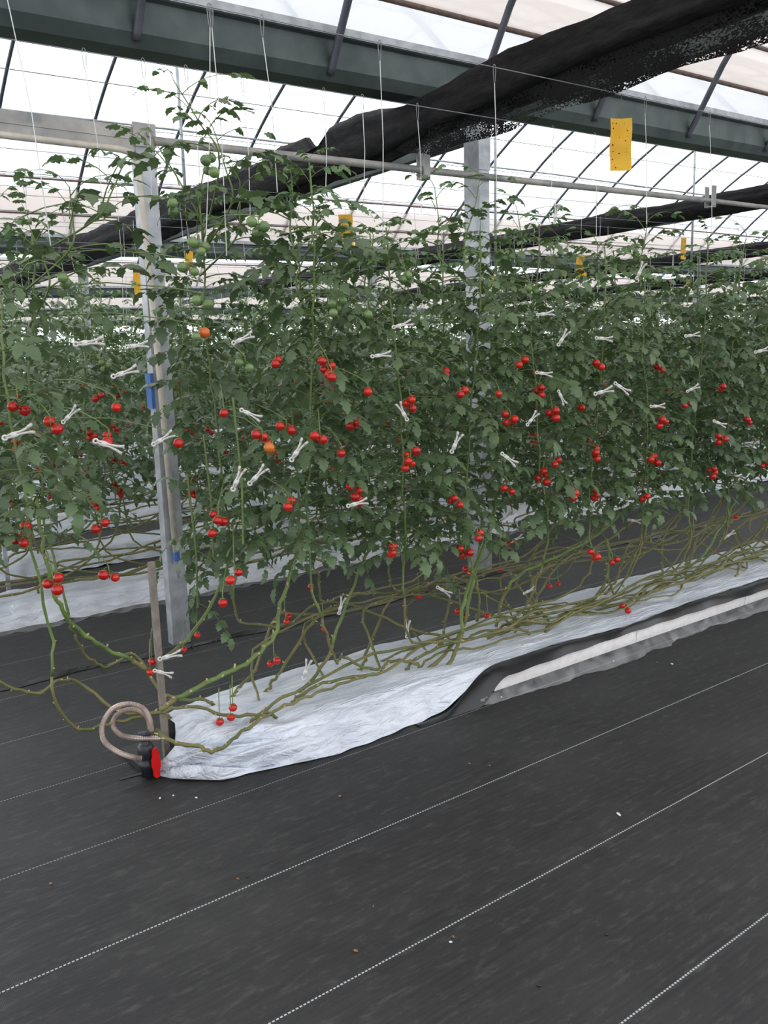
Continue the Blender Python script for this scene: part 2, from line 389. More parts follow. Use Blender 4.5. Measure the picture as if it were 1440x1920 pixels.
# front frame: post, top member, pale pipe, long pipe
P = Vector((1.74, 4.3, 0))
t = thing('portal_gantry', 'open galvanised post and top beam standing left of centre', 'frame', P)
def cprof(w, d, th): return [(-w/2, -d/2), (w/2, -d/2), (w/2, d/2), (-w/2, d/2)]
m = MB(); m.prism(cprof(.1, .07, .004), (0, 0, 0), (0, 0, 2.66), up=(0, 1, 0)); obj('post', m, M['galv'], t)
m = MB(); m.prism([(-.03, 0), (.03, 0), (.03, .115), (-.03, .115)], (-4, 0, 2.535), (-.02, 0, 2.535)); m.prism([(-.034, .055), (.034, .055), (.034, .06), (-.034, .06)], (-4, 0, 2.535), (-.02, 0, 2.535)); obj('top_beam', m, M['galv_dull'], t)
m = MB(); m.box(-.06, .055, -.045, -.034, 2.56, 2.67); m.lathe((.02, -.045, 2.62), [(.016, 0), (.016, .012)], 6, (0, -1, 0)); m.lathe((0, -.045, 2.58), [(.012, 0), (.012, .012)], 6, (0, -1, 0)); obj('bracket', m, M['galv_dull'], t)
t = thing('water_pipe', 'pale water pipe running along the top beam and down the left post', 'pipe', P)
m = MB(); pts = [(-4, -.06, 2.53), (-.14, -.06, 2.53), (-.085, -.06, 2.52), (-.06, -.06, 2.485), (-.055, -.06, 2.44), (-.03, -.065, 1.6), (-.01, -.065, .45)]
m.tube(pts, .016, 10); obj('pipe_run', m, M['pipe'], t, True)
m = MB()
m.lathe((-.01, -.065, .47), [(.018, 0), (.018, .05)], 10)
obj('blue_band', m, M['blue'], t)
m = MB(); m.box(-.068, -.05, -.04, .03, 1.28, 1.46); tag(obj('tape_wrap', m, M['blue'], None, loc=P), 'blue tape wrapped round the left galvanised post', 'tape')
t = thing('steel_pipe', 'long grey steel pipe hung level below the nearest gutter', 'pipe', (1.8, 4.3, 0))
m = MB(); m.tube([(-.02, -.05, 2.59), (2, -.05, 2.63), (4.6, -.05, 2.685)], .022, 10); m.tube([(4.6, -.05, 2.685), (7, -.05, 2.72), (12, -.05, 2.8)], .019, 10); obj('pipe_run', m, M['galv_dull'], t, True)
for x in (1.7, 4.72, 8.3):
    zz = 2.59+.021*x
    m = MB(); m.box(x-.025, x+.025, -.085, -.075, zz-.05, zz+.11); m.box(x-.025, x+.025, -.02, -.01, zz-.05, zz+.11); m.box(x-.025, x+.025, -.085, -.01, zz-.056, zz-.046); obj('hanger', m, M['galv_dull'], t)
# hanging rods under the arch crowns
for (px, py, yy, lb) in ((340, 250, 8.35, 'slim silver rod hanging above the tallest tomato shoot'), (929, 400, 8.35, 'slim silver rod behind the mid-picture column'), (1300, 380, 8.35, 'slim silver rod behind the second net bundle')):
    p = at_y(px, py, yy); m = MB(); m.tube([(0, 0, 2.55), (0, 0, arch(.5, p.x)-.03)], .017, 8)
    tag(obj('hanging_rod', m, M['galv'], None, True, (p.x, yy, 0)), lb, 'rod')

# ---------------------------------------------------------------- seam in the ground cloth under the posts
m = MB(); R = random.Random(2)
def seam(u, v):
    x = -2+12*u; return (x, 4.19+.03*math.sin(x*1.7)+(v-.5)*(.06+.03*math.sin(x*9)+R.uniform(-.012, .012)), .004+.015*math.sin(v*PI)*(1+.5*math.sin(x*13)))
m.grid(seam, 300, 3)
for i in range(60):
    x = 1.2+i*.05+R.uniform(-.02, .02)
    if R.random() < .5: a = R.uniform(.02, .09); m.add([(x, 4.17, .012), (x+.02, 4.18, .012), (x-.01, 4.17-a, .006)], [(0, 1, 2)])
o = obj('cloth_seam', m, M['black_film'], None); tag(o, 'ragged black overlap seam in the ground cloth by the posts', 'seam')

# ---------------------------------------------------------------- grow troughs
def bed_noise(x, y, k=1.0):
    return k*(.006*math.sin(x*7.3+y*9)+.004*math.sin(x*17+y*31+1)+.003*math.sin(x*41-y*23))
def build_trough_front():
    t = thing('grow_trough', 'nearest foam grow trough, wrapped in white film, by the valve', 'trough', (1.0, 2.95, 0))
    O = Vector((1.0, 2.95, 0))
    m = MB()
    for i in range(11):
        x0 = 2.5+i*1.0; m.prism([(-.25, .03), (.335, .03), (.34, .1), (-.25, .1)], (x0-O.x, 0, 0), (x0+.994-O.x, 0, 0))
    obj('foam_tray', m, M['foam'], t)
    # white film: rows of (y) control points from the back edge over the top to the front hem
    FE = [(1.02, 2.90), (1.07, 2.78), (1.21, 2.63), (1.45, 2.625), (1.67, 2.60), (1.94, 2.61), (2.15, 2.63)]
    def front(x):
        if x <= FE[0][0]: return FE[0][1]
        for (a, b), (c, d) in zip(FE, FE[1:]):
            if x <= c: return b+(d-b)*(x-a)/(c-a)
        return 2.63
    R = random.Random(4); rf = [(R.uniform(20, 60), R.uniform(0, 6)) for _ in range(5)]
    def film(u, v):
        x = 1.0+(u**1.9)*12.0
        lift = max(0, min(1, (x-2.16)/.4)); lift = lift*lift*(3-2*lift)
        end = max(0, 1-(x-1.0)/.6)
        hem_y = front(x)*(1-lift)+(2.66+.014*math.sin(x*3))*lift
        hem_z = .004*(1-lift)+(.128+.006*math.sin(x*5))*lift
        topz = .125-.035*end
        ctrl = [(3.36, .008), (3.27, .06), (3.22, topz), (3.05, topz+.006), (2.88, topz+.002), (2.74, topz+.002), (2.70, topz-.012*(1-lift)), (hem_y*.4+2.68*.6, hem_z*.5+topz*.45), (hem_y, hem_z)]
        q = v*(len(ctrl)-1); i = min(int(q), len(ctrl)-2); f = q-i
        y = ctrl[i][0]*(1-f)+ctrl[i+1][0]*f; z = ctrl[i][1]*(1-f)+ctrl[i+1][1]*f
        z += bed_noise(x, y, .5)
        if v < .62: z += .004*abs(math.sin(y*21+x*2.2+math.sin(x*3)))+.003*math.sin(x*13+y*17+2*math.sin(y*9))
        if v > .5:
            w0 = math.sin((v-.5)/.5*PI)*(1-lift); cr = abs(math.sin(v*13+x*1.7+.6*math.sin(x*6)))**.6*.011+abs(math.sin(v*21-x*2.6+math.sin(x*9)))**.6*.008
            y -= w0*cr; z += w0*cr*.7
        if v > .6: # drape folds down the front
            w = (v-.6)/.4*(1-lift)
            fo = sum(math.sin(x*a*.8+b+v*3) for a, b in rf)/5
            y += -.022*w*fo*(1-.5*v); z += .012*w*fo*(1 if v < .97 else 0)
        if end > 0:   # gathered, pulled-open end: folds fan out from the torn edge
            E = [(1.30, 3.40, .006), (1.22, 3.24, .07), (1.18, 3.12, .12), (1.17, 3.0, .135), (1.13, 2.90, .14), (1.10, 2.84, .12), (1.07, 2.86, .08), (1.03, 2.90, .03), (1.0, 2.935, .004)]
            ex, ey, ez = (E[i][j]*(1-f)+E[i+1][j]*f for j in range(3))
            s_ = 1-end; X1 = 1.60
            sy = s_**.5
            if v > .55: sy = s_**(.5-.18*(v-.55)/.45)
            g = end**.8*min(1, s_*6)*(.25+.75*min(1, max(0, (v-.3)/.25)))
            fan = 1.7*g*(.050*abs(math.sin(v*15-s_*3.0))**.8-.024+.022*abs(math.sin(v*31+1+s_*5))**.7-.010+.008*math.sin(v*77+s_*9))
            x = ex+(X1-ex)*s_; y = ey+(y-ey)*sy; z = ez+(z-ez)*s_+fan*(1 if .02 < v < .985 else .1)
            if v > .6: y -= fan*.8
        return (x-O.x, y-O.y, max(z, .004))
    m = MB(); m.grid(film, 340, 110); obj('white_film', m, M['bed'], t, True)
    # turned back black underside strip, lying between the white edge and the foam
    def sm(a): a = max(0, min(1, a)); return a*a*(3-2*a)
    def strip(u, v):
        x = 2.05+10.5*u**1.3; lift = sm((x-2.16)/.4); low = sm((x-2.36)/.2)
        hy = 2.63*(1-lift)+(2.66+.014*math.sin(x*3))*lift; hz = .004*(1-lift)+(.128+.006*math.sin(x*5))*lift
        ly = 2.60+.012*math.sin(x*2.3)-.012; lz = .003+.1*low
        return (x-O.x, hy*(1-v)+ly*v-O.y+.004*math.sin(x*27+v*3), hz*(1-v)+lz*v-.004+.012*math.sin(v*PI)*(1+.6*math.sin(x*11)))
    m = MB(); m.grid(strip, 300, 8); obj('black_underside', m, M['black_film'], t, True)
    def skirt(u, v):
        x = 2.33+10*u; r = .010*math.sin(x*17+1.5*math.sin(x*5))+.007*math.sin(x*29+2+2*math.sin(x*3.1))+.004*math.sin(x*83+v*9)
        k = min(1, (x-2.33)/.4+.25)
        return (x-O.x, 2.602-(.07+.02*math.sin(x*4.3))*v*k+r*v-O.y, max(.003, .05*(1-v)**1.2*k+.012*math.sin(v*PI)*(1+math.sin(x*23+v*4))+.003))
    m = MB(); m.grid(skirt, 420, 8); obj('clear_film', m, M['clear'], t, True)
    # dark inside of the open end
    m = MB(); m.box(.0, .3, -.06, .2, .004, .03); m.box(.24, .3, -.1, .22, .03, .1); obj('tray_end', m, M['black_film'], t)
    return t
build_trough_front()
ordn = ['second', 'third', 'fourth', 'fifth', 'sixth', 'seventh', 'eighth', 'ninth', 'tenth', 'eleventh', 'twelfth']
ROWS = [2.95, 5.42, 6.68, 8.2, 9.55, 10.9, 13.7, 15.05, 16.4]
def build_trough(k, yc, x0, x1):
    t = thing('grow_trough', 'white film covered grow trough of the %s row back' % ordn[k-1], 'trough', (x0, yc, 0))
    seed = k*3.1
    def film(u, v):
        x = (x1-x0)*u; end = max(0, 1-x/.4)
        hw = .23; ctrl = [(hw+.07, .004), (hw+.02, .07), (hw-.04, .13), (.06, .135), (-.1, .133), (-hw+.05, .13), (-hw, .08), (-hw-.04, .004)]
        q = v*(len(ctrl)-1); i = min(int(q), len(ctrl)-2); f = q-i
        y = ctrl[i][0]*(1-f)+ctrl[i+1][0]*f; z = ctrl[i][1]*(1-f)+ctrl[i+1][1]*f
        z += bed_noise(x+seed, y)+.02*end*math.sin(v*30); y += .02*math.sin(x*9+seed)*max(0, v-.7)/.3+.008*math.sin(x*31+v*9)
        return (x+.08*end*math.sin(v*PI), y*(1-.1*end), max(.004, z*(1-.2*end)))
    m = MB(); m.grid(film, int(40*(x1-x0)) if k < 3 else int(12*(x1-x0)), 28 if k < 3 else 14); obj('white_film', m, M['bed'], t, True)
    m = MB(); m.box(.1, x1-x0, -.17, .17, .01, .10); obj('foam_tray', m, M['foam'], t)
    if k == 1:
        def skirt(u, v):
            x = .3+6*u; return (x, -.26-.09*v+.012*math.sin(x*17+2*math.sin(x*5))*v, max(.003, .03*(1-v)+.008*math.sin(x*45)+.006))
        m = MB(); m.grid(skirt, 200, 6); obj('clear_film', m, M['clear'], t, True)
for k, y in enumerate(ROWS[1:], 1): build_trough(k, y, {1: .62, 2: .7}.get(k, .3*y*.35), 2.05*y+.6)

# ---------------------------------------------------------------- foliage
def leaflet(L, Wd, seg=6, curl=.5, fold=.35, teeth=.22):
    xs = np.linspace(0, 1, seg+1)
    wid = np.sin(np.pi*np.clip(xs, 0, 1)**.75)**.8; wid[0] = .04; wid[-1] = 0.0
    tt = np.array([1+teeth*(1 if i % 2 else -1) for i in range(seg+1)]); w = wid*tt*Wd/2
    V = []
    for i, x in enumerate(xs):
        ang = curl*x*1.4; cx = L*(math.sin(ang)/max(curl*1.4, 1e-3)); cz = -L*((1-math.cos(ang))/max(curl*1.4, 1e-3))
        V += [(cx, 0, cz), (cx-.05*L*(i % 2), w[i], cz+fold*w[i]-.7*fold*w[i]*(w[i]/Wd)*2.2), (cx-.05*L*(i % 2), -w[i], cz+fold*w[i]-.7*fold*w[i]*(w[i]/Wd)*2.2)]
    Fc = []
    for i in range(seg):
        a = 3*i; b = 3*i+3
        Fc += [(a, b, b+1, a+1), (a, a+2, b+2, b)]
    return np.array(V, float), np.array(Fc)
def rotz(a): c, s = math.cos(a), math.sin(a); return np.array([[c, -s, 0], [s, c, 0], [0, 0, 1]])
def roty(a): c, s = math.cos(a), math.sin(a); return np.array([[c, 0, s], [0, 1, 0], [-s, 0, c]])
def rotx(a): c, s = math.cos(a), math.sin(a); return np.array([[1, 0, 0], [0, c, -s], [0, s, c]])
def np_tube(pts, rs, n=3):
    m = MB(); m.tube(pts, rs, n, cap=False); return np.array([list(p) for p in m.v]), np.array(m.f)
def compound(R, seg=6, pairs=3, droop=.9, size=1.0):
    # pinnate leaf along +x, length about .26*size, arching down; returns verts, quads, material index
    L = .25*size; n = 7; pts = []
    for i in range(n):
        s = i/(n-1); a = .35-droop*s; 
        if i == 0: p = np.zeros(3)
        else: p = p+np.array([math.cos(a), .08*R.uniform(-1, 1), math.sin(a)])*L/(n-1)
        pts.append(p.copy())
    Vs = []; Fs = []; Ms = []; off = 0
    v, f = np_tube([Vector(q) for q in pts], [.0026*size*(1-.6*i/(n-1)) for i in range(n)]); Vs.append(v); Fs.append(f); Ms.append(np.ones(len(f))); off += len(v)
    def put(q, yaw, ll, pit):
        nonlocal off
        v, f = leaflet(ll, ll*R.uniform(.5, .66), seg, R.uniform(.25, .95), R.uniform(.1, .4))
        v = v@rotx(R.uniform(-.4, .4)).T@roty(pit).T@rotz(yaw).T+q
        Vs.append(v); Fs.append(f+off); Ms.append(np.zeros(len(f))); off += len(v)
    put(pts[-1], R.uniform(-.2, .2), .07*size, droop*.55)
    for k in range(pairs):
        s = .38+.5*k/max(1, pairs-1)*1.0 if pairs > 1 else .6
        i = s*(n-1); i0 = min(int(i), n-2); q = pts[i0]*(1-(i-i0))+pts[i0+1]*(i-i0)
        for sg in (-1, 1):
            put(q, sg*R.uniform(.8, 1.25), R.uniform(.045, .066)*size*(1 if k else .8)*1.06, R.uniform(-.05, .5))
    return np.vstack(Vs), np.vstack(Fs), np.concatenate(Ms)
def foliage(seed, z0, z1, nleaf, seg=6, pairs=3, ncomp=6, tip=True, spread=1.0):
    R = random.Random(seed)
    comps = [compound(R, seg, pairs, R.uniform(.35, 1.25)) for _ in range(ncomp)]
    path = []; zz = z0
    ph = R.uniform(0, 6)
    def sp(z): return np.array([.035*math.sin(z*3+ph)+.012*math.sin(z*11+ph), .03*math.cos(z*2.6+ph), z])
    Vs = []; Fs = []; Ms = []; off = 0; az = R.uniform(0, 6)
    for i in range(nleaf):
        s = (i+R.uniform(-.3, .3))/nleaf; s = min(max(s, 0), 1); s2 = s**1.18
        z = z0+(z1-z0)*s2; az += 2.4+R.uniform(-.5, .5)
        v, f, mi = comps[R.randrange(ncomp)]
        top = max(0, (s-.8)/.2)
        sc = R.uniform(.75, 1.15)*(1-.55*top)*(.85+.15*min(1, s*6))*spread
        pit = R.uniform(-.3, .3)-.5*top
        vv = (v*sc)@rotx(R.uniform(-.4, .4)).T@roty(pit).T@rotz(az).T+sp(z)
        Vs.append(vv); Fs.append(f+off); off += len(vv)
        if top > .25: mi = np.where(mi == 0, 2, mi)
        Ms.append(mi)
    V = np.vstack(Vs); Fq = np.vstack(Fs); mi = np.concatenate(Ms)
    return V, Fq, mi, sp
LM = [M['leaf'], M['stem'], M['shoot']]
ZB = .62
NEAR = []
for i in range(8):
    V, Fq, mi, sp = foliage(100+i, ZB+.08, 2.05, 84, 7, 4, 7)
    NEAR.append((npmesh('near_foliage', V, Fq, LM, mi), sp))
V, Fq, mi, sp = foliage(150, .98, 2.0, 46, 7, 3, 7); LEFTV = (npmesh('near_foliage', V, Fq, LM, mi), sp)
MID = []
for i in range(6):
    V, Fq, mi, sp = foliage(200+i, ZB-.02, 2.05, 64, 4, 3, 5, spread=1.15)
    MID.append((npmesh('mid_foliage', V, Fq, LM, mi), sp))
FARV = []
for i in range(4):
    FARV.append(foliage(300+i, .6, 2.05, 34, 3, 2, 4, spread=1.45))

# fruit
def tomato_mesh(mat, nu=14, nv=9, r=.0165):
    m = MB(); m.ball((0, 0, 0), r, nu, nv, .92); return m.mesh('tomato', mat)
TM = {k: tomato_mesh(M[k]) for k in ('red', 'orange', 'green')}
TML = {k: tomato_mesh(M[k], 8, 6, .018) for k in ('red', 'orange', 'green')}
def add_calyx(m, c, r=.0165):
    c = Vector(c)+Vector((0, 0, r*.86))
    for k in range(5):
        a = 2*PI*k/5; d = Vector((math.cos(a), math.sin(a), 0)); e = Vector((-d.y, d.x, 0))
        m.add([c-e*.003, c+e*.003, c+d*r*.9+Vector((0, 0, .001)), c+d*.002+Vector((0, 0, .003))], [(0, 1, 2), (0, 2, 3), (3, 2, 1)])
def truss(root, start, cpos, cols, name='fruit_truss', parts=True, r=.0165, seed=0):
    """stalk from start to a cluster around cpos (plant-local); fruit as sub-parts"""
    R = random.Random(seed); start = Vector(start); cpos = Vector(cpos); n = len(cols)
    m = MB(); top = cpos+Vector((0, 0, .03))
    mid = (start+top)/2+Vector((0, 0, .035))
    pts = [start, start*.6+mid*.4+Vector((0, 0, .012)), mid, mid*.35+top*.65+Vector((0, 0, .006)), top, cpos-Vector((0, 0, .022*n*.35))]
    m.tube(pts, [.0024, .0024, .0022, .002, .002, .0012], 5)
    pos = []
    for i in range(n):
        for _ in range(30):
            a = R.uniform(0, 2*PI); rr = r*(1.05 if i % 2 else 1.3)*(1 if n > 1 else 0)
            q = cpos+Vector((math.cos(a)*rr, math.sin(a)*rr, -(i-(n-1)/2)*r*.95+R.uniform(-.004, .004)))
            if all((q-p).length > r*1.85 for p in pos): break
        pos.append(q)
    for q in pos:
        ax = Vector((cpos.x, cpos.y, q.z+.022)); m.tube([ax, (ax+q)/2+Vector((0, 0, .012)), q+Vector((0, 0, r*.9))], .0012, 4); add_calyx(m, q, r)
    t = obj(name, m, M['stem'], root, True)
    for q, c in zip(pos, cols):
        o = link('tomato', TM[c] if parts else TML[c], t, q); s = R.uniform(.88, 1.15)*r/.0165; o.scale = (s, s, s); o.rotation_euler = (R.uniform(-.5, .5), R.uniform(-.5, .5), R.uniform(0, 6))
        if c != 'red' and R.random() < 2: o['label'] = {'orange': 'orange half-ripe tomato', 'green': 'hard green unripe tomato'}[c]
    return t

def stem_mesh(path, r0, r1, rough=True, seed=0, low_until=.5):
    """a knobbly stem with pale leaf scars"""
    R = random.Random(seed); P_ = [Vector(p) for p in path]
    # resample about every 5 cm and kink at the nodes
    out = [P_[0]]; 
    for a, b in zip(P_, P_[1:]):
        k = max(1, int((b-a).length/.055))
        for i in range(1, k+1): out.append(a.lerp(b, i/k))
    n = len(out); rs = []
    for i, p in enumerate(out):
        s = i/(n-1); q = r0*(1-s)+r1*s
        if rough and 0 < i < n-1:
            p = p+Vector((R.uniform(-1, 1), R.uniform(-1, 1), R.uniform(-1, 1)))*.0055
            if p.z < .014 and out[i].z > .012: p.z = .014
            if i % 2 == 0: q *= 1.22
        out[i] = p; rs.append(q)
    m = MB(); kk = next((i for i, p in enumerate(out) if p.z > low_until and i > 3), n-1)
    kk = max(2, min(n-2, kk))
    m.cur = 1; m.tube(out[:kk+1], rs[:kk+1], 7)
    m.cur = 0; m.tube(out[kk:], rs[kk:], 7)
    m.cur = 2
    for i in range(2, n-1, 2):
        if out[i].z > ZB+.3: break
        d = Vector((R.uniform(-1, 1), R.uniform(-1, 1), R.uniform(-.2, 1))).normalized()
        m.tube([out[i], out[i]+d*rs[i]*1.0, out[i]+d*rs[i]*R.uniform(1.5, 2.6)], [rs[i]*.5, rs[i]*.42, rs[i]*.36], 5)
    return m
SM = [M['stem'], M['stem_low'], M['scar']]
def smooth(pts, k=6):
    P_ = [Vector(p) for p in pts]; P_ = [P_[0]*2-P_[1]]+P_+[P_[-1]*2-P_[-2]]; out = []
    for i in range(1, len(P_)-2):
        for j in range(k):
            t = j/k; a, b, c, d = P_[i-1:i+3]
            out.append(.5*((2*b)+(-a+c)*t+(2*a-5*b+4*c-d)*t*t+(-a+3*b-3*c+d)*t**3))
    out.append(P_[-2]); return out

# ---- front row: 30 plants in two string lines, each with its own stem
# hero clusters read off the photograph: (px, py, count, colours, depth Y)
HERO = [(100,1093,'rrr'),(42,1000,'rrr'),(45,1020,'r'),(205,822,'rr'),(218,762,'r'),(335,832,'r'),(190,985,'rr'),(410,972,'rrr'),(398,1002,'r'),
        (492,822,'rrr'),(512,842,'oo'),(537,803,'rr'),(615,690,'rrrr'),(622,708,'r'),(517,680,'rr'),(662,795,'rr'),(640,850,'r'),
        (665,928,'rrrrr'),(548,945,'rr'),(770,758,'rrr'),(770,862,'rrrrr'),(738,1035,'rrr'),(862,735,'rr'),(975,680,'rr'),(1010,735,'rrr'),
        (957,785,'rrr'),(1035,775,'rrr'),(1018,893,'rrrr'),(1118,850,'rrrr'),(1235,690,'rr'),(1245,792,'rrr'),(1290,758,'rr'),(1225,862,'rrr'),
        (1120,684,'rr'),(1090,765,'r'),(1358,728,'rr'),(1355,825,'rrr'),(1335,885,'rrrr'),(1212,932,'rr'),(1122,928,'rrr'),(1075,925,'rrr'),(955,918,'rr'),
        (852,938,'rrr'),(895,1005,'rr'),(873,1035,'rrr'),(1115,1042,'rrr'),(1148,1052,'rr'),(418,1130,'r'),(205,1078,'rr'),(440,1080,'rr'),(600,820,'rr'),(420,775,'r'),
        (1040,865,'rr'),(1400,790,'rr'),(1430,870,'rr'),(935,740,'r'),(690,735,'r'),(830,700,'rr'),(35,765,'rr'),(95,798,'rr'),
        (380,568,'gg'),(460,685,'gg'),(632,575,'gggg'),(485,425,'ggg'),(375,465,'ggg'),(355,505,'gg'),(375,628,'og'),(390,310,'gggg'),(320,390,'gg'),(120,525,'gg'),
        (865,690,'g'),(1000,545,'gg'),(760,520,'gg'),(690,590,'g')]
# fruit hanging low, among the bare stems: (px, py, colours, Y)
LOW = [(535,1160,'rr',3.3),(607,1180,'r',3.3),(514,1240,'rr',2.9),(437,1328,'r',2.8),(412,1352,'r',2.8),(433,1346,'r',2.8),(583,1100,'r',3.3),(786,1118,'r',3.3),
       (864,1152,'rr',2.9),(914,1154,'r',2.9),(1030,1100,'r',3.2),(1047,1096,'r',3.2),(1174,1140,'rr',2.75),(345,1217,'r',3.4),(285,1240,'r',2.95),(282,1262,'r',2.9),
       (938,1068,'r',3.3),(955,1018,'rr',3.2),(1380,968,'r',3.0),(1382,1024,'rr',3.0),(370,1190,'r',3.4),(878,1070,'rr',3.0)]
XR = [(.50, 3.16), (.66, 2.78), (.84, 3.16)]; i = 0; x = 1.52
while x < 6.9:
    XR.append((x+random.uniform(-.04, .04), 2.74 if i % 2 else 3.16)); x += .2; i += 1
def tip_h(x):   # crown height along the front row
    pts = [(.4, 1.95), (.8, 2.05), (1.1, 2.1), (1.5, 2.32), (1.8, 2.26), (2.15, 2.08), (2.7, 2.18), (3.2, 2.1), (4, 2.12), (5, 2.1), (7, 2.15)]
    for (a, b), (c, d) in zip(pts, pts[1:]):
        if x <= c: return b+(d-b)*(x-a)/(c-a)
    return 2.1
FRONT = []
crown = ['with a dense leafy crown', 'with a loose airy crown', 'with a crown of drooping leaves', 'with pale new leaves at the top']
for i, (x, y) in enumerate(XR):
    px_note = 'left of the left steel post' if x < 1.0 else ('between the two big posts' if x < 2.6 else ('right of the mid-picture column' if x < 4.3 else 'near the right edge'))
    side = 'on the nearer string line' if y < 3 else 'on the farther string line'
    root = thing('tomato_plant', 'front row tomato plant %s, %s' % (px_note, side.replace('on the ', '')), 'tomato plant', (x, y, 0), 'front row tomato plants %s %s' % (px_note, side))
    me, sp = NEAR[i % 8] if x > 1.05 else LEFTV
    fo = link('foliage', me, root); th = random.uniform(0, 6.28); sc = tip_h(x)/2.12*random.uniform(.96, 1.03)
    fo.rotation_euler = (0, 0, th); fo.scale = (1, 1, sc)
    if x < 1.05: fo.scale = (.95, .95, sc*1.04)
    Rz = Matrix.Rotation(th, 3, 'Z')
    def up_path(z): q = sp(z/sc); v = Rz @ Vector((q[0], q[1], 0)); v.z = z; return v
    # lower stem: planting hole -> along the bundle -> up the string
    R = random.Random(50+i)
    L = R.uniform(1.0, 2.0)
    hx = x-L if x-L > 1.3 else x+R.uniform(.5, 1.2)
    hy = (2.86 if y < 3 else 3.05)+R.uniform(-.08, .08)
    by = 2.84+R.uniform(-.07, .07) if y < 3 else 3.28+R.uniform(-.10, .12)
    bz = .165 if y < 3 else .27
    dr = 1 if x > hx else -1; L = abs(x-hx)
    pts = [Vector((hx, hy, .12)), Vector((hx+dr*.04, hy, .155)), Vector((hx+dr*.18, hy*.6+by*.4, .17+R.uniform(0, .03)))]
    k = 4
    for q in range(1, k):
        s = q/k; pts.append(Vector((hx+dr*(.18+(L-.3)*s), by+R.uniform(-.06, .06), bz+R.uniform(-.02, .05)+.02*q)))
    pts += [Vector((x-dr*.10, by*.6+y*.4, bz+.12)), Vector((x-dr*.02, y, bz+.28))]
    pts = [p-Vector((x, y, 0)) for p in pts]
    zt = [ZB, ZB+.15, .95, 1.15, 1.35, 1.55, 1.75, 1.92, 2.02]
    low = smooth(pts+[up_path(ZB)], 5); upz = [up_path(z*sc if z > 1 else z) for z in zt[1:]]
    obj('stem', stem_mesh(low+upz, .0066, .0032, seed=i), SM, root, True)
    FRONT.append((x, y, root, up_path))
for k in range(26):   # older stems wound along the two bundles
    R = random.Random(4000+k); back = k % 2; xa = R.uniform(1.45, 5.6); L = R.uniform(1.2, 2.6); by = (3.3 if back else 2.86)+R.uniform(-.11, .11); bz = (.26 if back else .165)
    f = min(FRONT, key=lambda f: abs(f[0]-xa-L)+.3*abs(f[1]-by)); x, y, root, up = f
    pts = [Vector((xa+L*j/6, by+R.uniform(-.06, .06), bz+R.uniform(-.015, .055)+(.04*math.sin(j*.9) if back else 0))) for j in range(6)]
    pts = ([Vector((xa-.12, 2.95+R.uniform(-.1, .1), .125))]+pts+[Vector((x-.08, y*.7+by*.3, bz+.2)), Vector((x, y, .5))])
    obj('side_stem', stem_mesh(smooth([q-Vector((x, y, 0)) for q in pts], 5)+[up(.66)], R.uniform(.0045, .0062), .0035, seed=5000+k), SM, root, True)
def nearest(x, y):
    return min(FRONT, key=lambda f: abs(f[0]-x)+.25*abs(f[1]-y))
for k, (px, py, c) in enumerate(HERO):
    p = at_y(px, py, (2.50 if px > 350 else 2.62)+.13*((k*37) % 10)/10); x, y, root, up = nearest(p.x, 2.6)
    z0 = max(ZB, min(2.0, p.z+.07)); st = up(z0)
    truss(root, st, p-Vector((x, y, 0)), [{'r': 'red', 'o': 'orange', 'g': 'green'}[q] for q in c], seed=k, r=.0165)
for k, (px, py, c, yy) in enumerate(LOW):
    p = at_y(px, py, yy); x, y, root, up = nearest(p.x, yy)
    st = Vector((p.x-x+.03, yy-y+.05, max(.2, p.z+.1)))
    truss(root, st, p-Vector((x, y, 0)), ['red']*len(c), seed=200+k, r=.0155)

# ---- hand-read big bare stems at the left end of the front row
HST = [('long bare green stem rising from the valve end to the right', [(300,1332,2.75),(340,1305,2.76),(420,1262,2.78),(470,1238,2.8),(515,1190,2.82),(527,1130,2.84),(545,1075,2.86),(560,1010,2.88),(562,930,2.9)], .009),
       ('bare stem leaning out left past the end stake', [(290,1262,2.92),(235,1232,2.9),(180,1205,2.86),(130,1165,2.82),(105,1115,2.8),(88,1060,2.8),(78,1000,2.82),(70,930,2.85)], .0075),
       ('stem lying over the white film by the open end', [(292,1368,.21),(320,1390,.18),(370,1398,.165),(400,1408,.155),(445,1380,.16),(500,1340,.165),(560,1312,.17),(620,1290,.18),(700,1262,.2)], .0075),
       ('pair of thick stems climbing left of the column base', [(770,1300,2.8),(830,1262,2.8),(862,1200,2.8),(868,1140,2.82),(885,1080,2.84),(910,1020,2.84),(925,960,2.85),(940,880,2.86)], .009),
       ('stem climbing beside the thick pair', [(700,1290,2.84),(800,1255,2.84),(866,1180,2.86),(882,1110,2.88),(900,1030,2.9),(905,960,2.92)], .0085),
       ('stem rising through the crossing stems left of centre', [(560,1300,2.95),(610,1240,2.98),(640,1160,3.0),(680,1060,3.02),(700,1000,3.03)], .0075),
       ('stem rising at the far right of the bare bundle', [(1140,1150,2.9),(1220,1110,2.9),(1310,1050,2.9),(1345,1000,2.9),(1380,940,2.9)], .008),
       ('stem rising from the bundle right of centre', [(1060,1150,2.9),(1125,1110,2.9),(1142,1060,2.9),(1138,1010,2.9)], .008),
       ('arched bare stem crossing toward the mid column', [(930,1175,2.95),(960,1090,3.0),(1040,1045,3.02),(1110,1010,3.05),(1170,960,3.1)], .008),
       ('stem sweeping up past the left end stake', [(300,1240,3.1),(350,1200,3.15),(395,1130,3.2),(430,1050,3.2),(445,980,3.2)], .007)]
